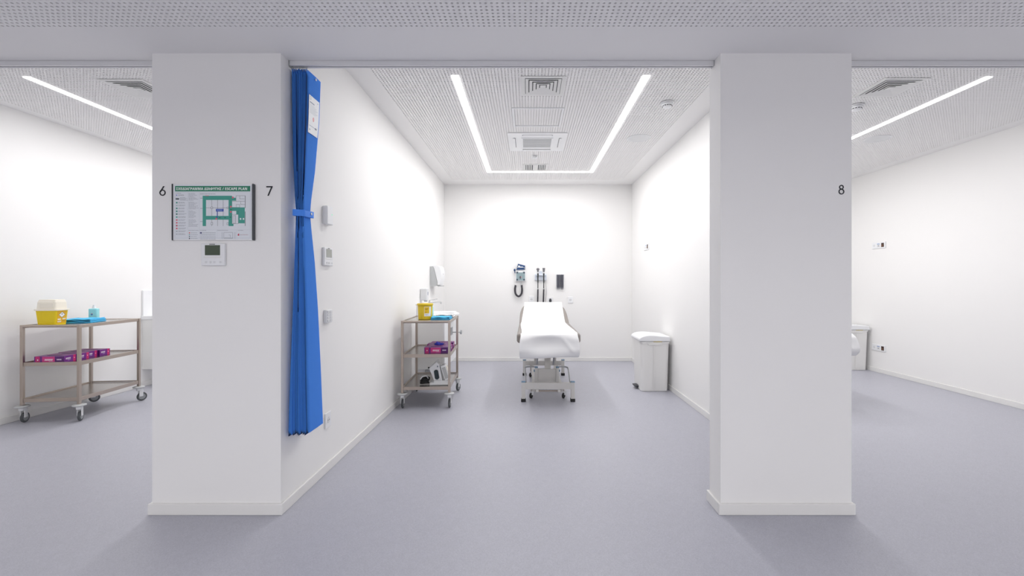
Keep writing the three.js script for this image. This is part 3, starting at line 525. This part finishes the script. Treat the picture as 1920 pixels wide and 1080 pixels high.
// ------------------------------------------------------------------ sinks
function sink(label, x, z0, z1, sh) {     // against a wall at x, projecting to +x, near edge z0
  const t = thing('sink_unit', label, 'sink', [x, 0, (z0 + z1) / 2]), L = Math.abs(z1 - z0) / 2, D = .32;
  obj('cabinet', rb(D - .002, .60, 2 * L, D / 2 + .001, .21 + .3, 0, .003), mat.whiteMatt, t);
  for (const s of [-1, 1]) { const d = obj('door', rb(.016, .57, L - .01, D + .008, .505, s * L / 2, .003), mat.white, t); obj('handle', rb(.01, .1, .01, D + .022, .62, s * .04, .003), mat.alu, d); }
  const b = new THREE.Shape(); b.moveTo(0, -L - .01); b.lineTo(D, -L - .01); b.quadraticCurveTo(D + .03, -L * .6, D + .09, -L * .3); b.quadraticCurveTo(D + .14, 0, D + .09, L * .3); b.quadraticCurveTo(D + .03, L * .6, D, L + .01); b.lineTo(0, L + .01); b.closePath();
  const h = new THREE.Path(); h.absellipse(D * .72, 0, .15, .2, 0, Math.PI * 2, true); b.holes.push(h);
  obj('worktop', extr(b, .034, .006, 2).rotateX(Math.PI / 2).translate(.002, .847, 0), mat.white, t);
  obj('bowl', [lathe([[0, -.12], [.08, -.115], [.13, -.07], [.148, 0]], 30).scale(1, 1, 1.33).translate(D * .72, .84, 0)], M(0xf0f0f0, .3, 0, { side: THREE.DoubleSide }), t);
  obj('splashback', rb(.02, sh, 2 * L, .0105, .848 + sh / 2, 0, .004), mat.white, t);
  obj('tap', [rod(V(.05, .85, 0), V(.05, 1.0, 0), .014, 14), rod(V(.05, .985, 0), V(.2, .995, 0), .009, 12), rod(V(.2, 1.0, 0), V(.2, .975, 0), .01, 12)], mat.chrome, t);
  obj('tap_lever', [rod(V(.05, 1.0, 0), V(.05, 1.02, 0), .013, 12), rod(V(.05, 1.02, 0), V(.155, 1.036, 0), .005, 8)], mat.chrome, t);
  obj('knee_lever', [rod(V(D, .6, -.05), V(D + .13, .6, -.05), .006, 8), new THREE.CylinderGeometry(.027, .027, .02, 20).rotateZ(Math.PI / 2).translate(D + .136, .6, -.05)], mat.alu, t);
  obj('waste_pipe', [rod(V(.1, .21, 0), V(.1, .1, 0), .02, 12), rod(V(.1, .1, 0), V(0.002, .1, 0), .02, 12)], mat.offwhite, t);
}
sink('white wall-hung sink cabinet behind the middle trolley', WL, -5.3, -6.22, .14);
sink('white wall-hung sink cabinet behind the left trolley, cut by the pillar', BL, -5.31, -6.23, .31);
{ const t = thing('soap_dispenser', 'white soap dispenser on the wall above the sink', 'soap dispenser', [WL, 1.03, -5.52], Math.PI / 2);
  obj('housing', rb(.11, .15, .085, 0, .075, .0432, .014, 3), mat.offwhite, t); obj('window', rb(.012, .04, .003, .0, .085, .0865, .001, 1), mat.navy, t); obj('nozzle', rb(.04, .018, .04, 0, -.008, .06, .006), mat.greyPlastic, t); }
{ const t = thing('towel_dispenser', 'tall white paper towel dispenser with a grey side on the left wall', 'towel dispenser', [WL, 1.2, -6.15], Math.PI / 2);
  const s = new THREE.Shape(); s.moveTo(.001, 0); s.lineTo(.095, .01); s.lineTo(.1, .06); s.lineTo(.055, .24); s.lineTo(.04, .272); s.lineTo(.001, .272); s.closePath();
  obj('back_shell', extr(s, .26, .002).rotateY(-Math.PI / 2).translate(.13, 0, .0), mat.greyPlastic, t);
  const f = new THREE.Shape(); f.moveTo(.101, .016); f.lineTo(.13, .02); f.quadraticCurveTo(.165, .12, .15, .22); f.quadraticCurveTo(.14, .28, .1, .285); f.lineTo(.04, .28); f.lineTo(.058, .242); f.lineTo(.104, .06); f.closePath();
  obj('cover', extr(f, .265, .004, 2).rotateY(-Math.PI / 2).translate(.1325, 0, 0), mat.white, t);
  obj('lock', rb(.016, .01, .004, 0, .17, .1585, .001, 1), mat.greyPlastic, t); obj('towel_slot', rb(.2, .012, .05, 0, .004, .125, .003), mat.greyPlastic, t); }

// ------------------------------------------------------------------ examination couch
function makeCouch(label, pos) {
  const t = thing('examination_couch', label, 'couch', pos, 0, 'height-adjustable examination couches');
  const cm = mat.couchMetal, hw = .259;                          // local: x centre, z=0 at the front feet, +(-z) to the head
  for (const [z, h, w] of [[0, .205, hw], [-1.31, .205, hw]]) for (const s of [-1, 1]) {
    const p = obj('post', rb(.04, h - .03, .04, s * w, .03 + (h - .03) / 2, z, .003), cm, t);
    obj('cap', rb(.044, .01, .044, s * w, h + .004, z, .003), mat.capBlue, p); obj('foot', rb(.05, .034, .05, s * w, .0172, z, .005), mat.black, p);
  }
  obj('cross_beam', rb(2 * hw - .04, .068, .04, 0, .166, 0, .003), cm, t); obj('cross_beam', rb(2 * hw - .04, .06, .04, 0, .166, -1.31, .003), cm, t);
  for (const s of [-1, 1]) obj('side_rail', rb(.03, .04, 1.27, s * .15, .12, -.655, .003), cm, t);
  for (const s of [-1, 1]) obj('foot_bar', tube([V(s * .235, .195, -.03), V(s * .245, .25, -.3), V(s * .245, .27, -.45), V(s * .225, .275, -.47), V(s * .12, .275, -.47)], .008, 24, 8), mat.alu, t);
  // lifting column
  for (const s of [-1, 1]) { const p = obj('lift_post', rb(.034, .2, .04, s * .118, .2, -.3, .003), cm, t); obj('cap', rb(.036, .012, .044, s * .118, .305, -.3, .003), mat.capBlue, p); obj('pivot', new THREE.CylinderGeometry(.013, .013, .012, 12).rotateZ(Math.PI / 2).translate(s * .141, .265, -.3), mat.capBlue, p); }
  obj('column_panel', rb(.204, .19, .03, 0, .19, -.305, .003), cm, t);
  obj('lift_arm', rb(.07, .36, .05, .012, 0, 0, .004).rotateX(-.5).translate(0, .42, -.43), cm, t);
  for (const s of [-1, 1]) { const p = obj('lift_post', rb(.032, .36, .04, s * .12, .42, -.8, .003), cm, t); obj('pivot', new THREE.CylinderGeometry(.014, .014, .016, 12).rotateZ(Math.PI / 2).translate(s * .146, .56, -.8), mat.dark, p); obj('pivot_bar', rod(V(s * .1, .25, -.78), V(s * .1, .57, -.35), .011, 8), mat.alu, t); }
  obj('cross_tube', [rb(.25, .035, .04, 0, .575, -.8, .004)], cm, t);
  obj('motor', [rod(V(-.07, .47, -.62), V(-.07, .4, -.95), .032, 16), rb(.075, .07, .1, -.068, .47, -.6, .008)], mat.rubber, t);
  obj('tread_rod', rod(V(-.15, .1, -.05), V(.15, .1, -.05), .008, 8), mat.steel, t);
  for (const s of [-1, 1]) obj('stop_block', rb(.03, .03, .03, s * .115, .115, .0, .004), cm, t);
  // castors
  for (const z of [-.13, -1.2]) for (const s of [-1, 1]) {
    const c = new THREE.Group(); c.name = 'castor'; c.position.set(s * .175, 0, z); t.add(c);
    obj('stem', rb(.012, .08, .012, 0, .115, 0, .002), mat.steel, c); obj('fork', rb(.026, .045, .03, .004, .06, 0, .004).rotateZ(-.15), mat.offwhite, c);
    obj('wheel', new THREE.TorusGeometry(.02, .0115, 10, 20).rotateY(Math.PI / 2 - .5).translate(-.002, .0318, .004), mat.black, c);
  }
  obj('seat_frame', [rb(.44, .05, .04, 0, .61, .15, .004), rb(.04, .05, 1.25, -.2, .61, -.4, .004), rb(.04, .05, 1.25, .2, .61, -.4, .004), rb(.44, .05, .05, 0, .61, -.8, .004)], cm, t);
  // cushions
  const seat = new THREE.Shape(); seat.moveTo(-.325, -1.06); seat.lineTo(-.325, .1); seat.bezierCurveTo(-.33, .17, -.31, .225, -.2, .235); seat.lineTo(.2, .235); seat.bezierCurveTo(.31, .225, .33, .17, .325, .1); seat.lineTo(.325, -1.06); seat.closePath();
  obj('seat_cushion', extr(seat, .045, .026, 5, 16).rotateX(Math.PI / 2).translate(0, .707, 0), mat.vinyl, t);
  const bk = new THREE.Shape(); bk.moveTo(-.325, 0); bk.lineTo(-.322, .25); bk.bezierCurveTo(-.32, .5, -.3, .7, -.2, .73); bk.lineTo(.2, .73); bk.bezierCurveTo(.3, .7, .32, .5, .322, .25); bk.lineTo(.325, 0); bk.closePath();
  obj('back_cushion', extr(bk, .045, .026, 5, 16).rotateX(-Math.PI / 2).translate(0, .026, 0).rotateX(.32).translate(0, .632, -1.075), mat.vinyl, t);
  obj('back_frame', [rb(.03, .03, .6, -.2, 0, -.3, .003), rb(.03, .03, .6, .2, 0, -.3, .003)].map(g => g.rotateX(.32).translate(0, .6, -1.06)), cm, t);
  // paper sheet (its own thing, placed by the caller)
  return t;
}
const sheetProfile = [[.92, -1.755], [.945, -1.76], [.966, -1.742], [.962, -1.72], [.938, -1.66], [.84, -1.385], [.765, -1.17], [.742, -1.09], [.738, -1.0], [.7375, -.7], [.737, -.4], [.7375, -.1], [.738, .12], [.737, .24], [.73, .275], [.715, .288], [.69, .286], [.655, .285], [.62, .298], [.585, .318], [.555, .326], [.53, .322], [.513, .308], [.508, .29]];
const sheetCurve = new THREE.CatmullRomCurve3(sheetProfile.map(p => V(0, p[0], p[1])));
sheetCurve.arcLengthDivisions = 600;
function makeSheet(label, pos) {
  const t = thing('couch_sheet', label, 'paper sheet', pos, 0, 'white paper sheets on the couches');
  const fn = (u, v) => {
    const p = sheetCurve.getPointAt(v), e = u - .5; let w = .565; const drop = Math.max(0, (.72 - p.y) / .2) * (p.z > .2 ? 1 : 0), backPart = p.z < -1.08 ? Math.min(1, (-1.08 - p.z) / .6) : 0;
    let x = -.005 + e * (w - backPart * .03 + drop * .012) + .012 * Math.sin(p.z * 3.1 + 1) * (p.z < .2 ? 1 : .3);
    let y = p.y, z = p.z;
    if (drop > 0) { const tent = Math.cos(e * 5.2) - .45; z -= .058 * tent * Math.sin(Math.pow(Math.min(1, drop), .7) * Math.PI) * .75; z += .016 * Math.exp(-(((e - .22 - drop * .22) / .045) ** 2)) * Math.sin(Math.min(1, drop * 1.2) * Math.PI); z += .012 * Math.sin(u * 11 + drop * 4) * drop * (1 - drop * .5); x += e * .02 * Math.sin(drop * 3); y += .006 * Math.sin(e * 4) * drop; }
    else { const q = Math.sin(x * 16 + p.z * 9) * Math.sin(p.z * 14 + x * 5) * .0016 + Math.max(0, Math.sin(p.z * 21 + x * 14 + 2)) ** 6 * .003; y += q + .002; z += backPart * q * .3; }
    return V(x, y, z);
  };
  obj('sheet_surface', cloth(fn, 44, 190, .0016), M(0xebebec, .8, 0, { side: THREE.DoubleSide }), t);
}
const CX = .211, CZ = -4.655;
makeCouch('grey examination couch on a white lifting frame, middle bay', [CX, 0, CZ]);
makeSheet('white paper sheet covering the middle couch', [CX, 0, CZ]);
makeCouch('examination couch almost hidden behind the right pillar', [3.005, 0, CZ - .1]);
makeSheet('white paper sheet end showing past the right pillar', [3.005, 0, CZ - .1]);

// ------------------------------------------------------------------ pedal bins
function makeBin(label, x, z) {            // back against a wall at x, pedal to -x
  const t = thing('pedal_bin', label, 'bin', [x, 0, z], 0, 'white pedal bins');
  const body = (w0, w1, d0, d1, h0, h1) => taper(w0, d0, w1, d1, h0, h1, .036);
  const bodyMat = M(0xf1f0ee, .42, 0, { side: THREE.DoubleSide });
  obj('body', [body(.308, .33, .35, .385, .004, .555).translate(-.188, 0, 0), body(.345, .35, .4, .405, .555, .575).translate(-.19, 0, 0)], bodyMat, t);
  obj('front_rib', [rb(.012, .5, .006, -.2, .275, .0, .003).rotateX(.032).translate(0, 0, .1865), rb(.16, .018, .012, -.19, .545, .197, .005)], bodyMat, t);
  const s = new THREE.Shape(); s.moveTo(-.178, 0); s.lineTo(.175, 0); s.lineTo(.17, .055); s.lineTo(.06, .062); s.quadraticCurveTo(-.1, .085, -.165, .045); s.quadraticCurveTo(-.19, .03, -.178, 0);
  obj('lid', [extr(s, .4, .01, 3, 12).translate(-.19, .578, -.2)], mat.white, t);
  obj('pedal', [rb(.05, .014, .12, -.365, .035, .0, .004), rb(.06, .03, .08, -.335, .03, 0, .006)], mat.dark, t);
  obj('yellow_liner_edge', rb(.1, .006, .004, -.16, .574, .203, .002, 1), M(0xe8cf6a, .5), t);
  return t;
}
makeBin('white pedal bin against the wall of the middle bay', 1.643, -5.26);
makeBin('white pedal bin in the right bay, cut by the pillar', 4.868, -6.49);

// ------------------------------------------------------------------ wall instruments above the couch
{ const t = thing('blood_pressure_gauge', 'square wall blood pressure gauge with navy cuff and coiled hose', 'gauge', [-.117, 1.02, BACK]);
  obj('housing', rb(.158, .165, .05, 0, .335, .0255, .008), mat.white, t); obj('dial', rb(.138, .14, .003, 0, .333, .0515, .001, 1), M(0x8fa3a8, .35), t);
  obj('dial_corner', [[-.055, .39], [.055, .39], [-.055, .277], [.055, .277]].map(([x, y]) => rb(.028, .028, .001, x, y, .0534, .0004, 1)), M(0x46535f, .5), t);
  obj('badge', rb(.07, .012, .002, 0, .399, .0535, .0005, 1), mat.white, t);
  obj('needle', [rb(.012, .052, .002, -.006, .31, .0536, .0005, 1).rotateZ(0), rb(.03, .014, .002, -.004, .315, .0542, .0005, 1)], mat.dark, t); obj('needle_hub', new THREE.CylinderGeometry(.009, .009, .003, 14).rotateX(Math.PI / 2).translate(.012, .318, .0545), M(0xc98f95, .5), t);
  obj('basket', [rod(V(-.06, .42, .03), V(-.06, .47, .08), .003, 6), rod(V(.06, .42, .03), V(.06, .47, .08), .003, 6), rod(V(-.06, .47, .08), V(.06, .47, .08), .003, 6), rb(.13, .02, .05, 0, .428, .026, .004)], mat.offwhite, t);
  const s = new THREE.Shape(); [[-.07, .43], [-.04, .53], [.07, .5], [.07, .435]].forEach((p, i) => i ? s.lineTo(...p) : s.moveTo(...p));
  const cuff = obj('cuff', extr(s, .03, .008, 3).translate(0, 0, .02), mat.navy, t); obj('cuff_patch', [rb(.03, .024, .003, -.025, .488, .0595, .001, 1), rb(.05, .01, .003, .012, .478, .0595, .001, 1).rotateZ(0)], mat.white, cuff);
  obj('bulb', [new THREE.SphereGeometry(.016, 14, 10).scale(1, 1.3, 1).translate(-.095, .43, .04), rod(V(-.095, .415, .04), V(-.088, .38, .04), .006, 8)], mat.navy, t);
  obj('straight_hose', [rod(V(.008, .25, .03), V(.008, .19, .03), .005, 8)], mat.greyPlastic, t);
  const U = new THREE.CatmullRomCurve3([V(.015, .19, .03), V(.022, .13, .035), V(.012, .05, .04), V(-.03, .012, .042), V(-.075, .045, .04), V(-.09, .12, .035), V(-.08, .19, .03)]);
  class Helix extends THREE.Curve { getPoint(q) { const p = U.getPointAt(Math.min(1, q)), tn = U.getTangentAt(Math.min(1, q)), n = V(-tn.y, tn.x, 0).normalize(), a = q * 34 * Math.PI * 2; return p.addScaledVector(n, Math.cos(a) * .012).add(V(0, 0, Math.sin(a) * .012)); } }
  obj('coiled_hose', new THREE.TubeGeometry(new Helix(), 520, .0052, 5), M(0x45424a, .6), t);
}
{ const t = thing('diagnostic_set', 'wall bracket with two dark otoscope handles and hanging cables', 'instrument', [.202, .9, BACK]);
  obj('bracket', [rb(.19, .1, .03, 0, .435, .0155, .008), rb(.17, .03, .07, 0, .475, .036, .008), rb(.05, .05, .02, 0, .51, .0105, .006)], M(0xe2e8f2, .4), t);
  [[-.045, 0], [.047, 1]].forEach(([x, k]) => {
    const h = obj('handle', [rod(V(x, .35, .07), V(x, .47, .07), .009, 12), rod(V(x, .47, .07), V(x, .5, .07), .012, 12), rod(V(x, .26, .06), V(x, .35, .07), .007, 10)], mat.black, t);
    obj('head', k ? [rod(V(x, .515, .07), V(x, .582, .072), .014, 14, .022)] : [new THREE.SphereGeometry(.025, 16, 12).scale(1, .85, 1).translate(x, .562, .075), rod(V(x, .515, .07), V(x, .55, .07), .012, 12)], M(0x77757a, .45), h);
    obj('handle_ring', new THREE.CylinderGeometry(.013, .013, .014, 14).translate(x, .506, .07), mat.offwhite, h);
    const pts = []; for (let i = 0; i <= 200; i++) { const q = i / 200, a = q * 30 * Math.PI * 2; pts.push(V(x + (k ? -.008 : -.004) * q + Math.cos(a) * .009, .245 - q * .275, .05 + Math.sin(a) * .009)); }
    obj('coiled_cable', new THREE.TubeGeometry(new THREE.CatmullRomCurve3(pts), 400, .0042, 5), M(0x3f3c44, .6), t);
    obj('cable_joint', rod(V(x, .27, .058), V(x - .002, .24, .052), .005, 8), mat.greyPlastic, t);
  });
  obj('power_lead', tube([V(.07, .4, .02), V(.085, .3, .015), V(.088, .15, .015), V(.07, .02, .012), V(.065, -.02, .012)], .003, 24, 6), mat.greyPlastic, t);
}
{ const t = thing('specula_dispenser', 'wall dispenser with four dark grey tubes, right of the diagnostic set', 'dispenser', [.51, 1.15, BACK]);
  obj('bracket', rb(.125, .225, .012, 0, .125, .0062, .004), mat.white, t);
  for (const x of [-.043, -.0165, .0165, .043]) { const c = obj('tube', lathe([[0, .225], [.0125, .225], [.0135, .22], [.0135, .04], [.0125, .03], [.006, .005], [.0045, -.01], [0, -.01]].reverse(), 16).translate(x, .003, .027), M(0x5b5c66, .4), t); }
}
scene.traverse(o => { if (o.isMesh) { o.castShadow = true; o.receiveShadow = true; } });
renderer.render(scene, camera);
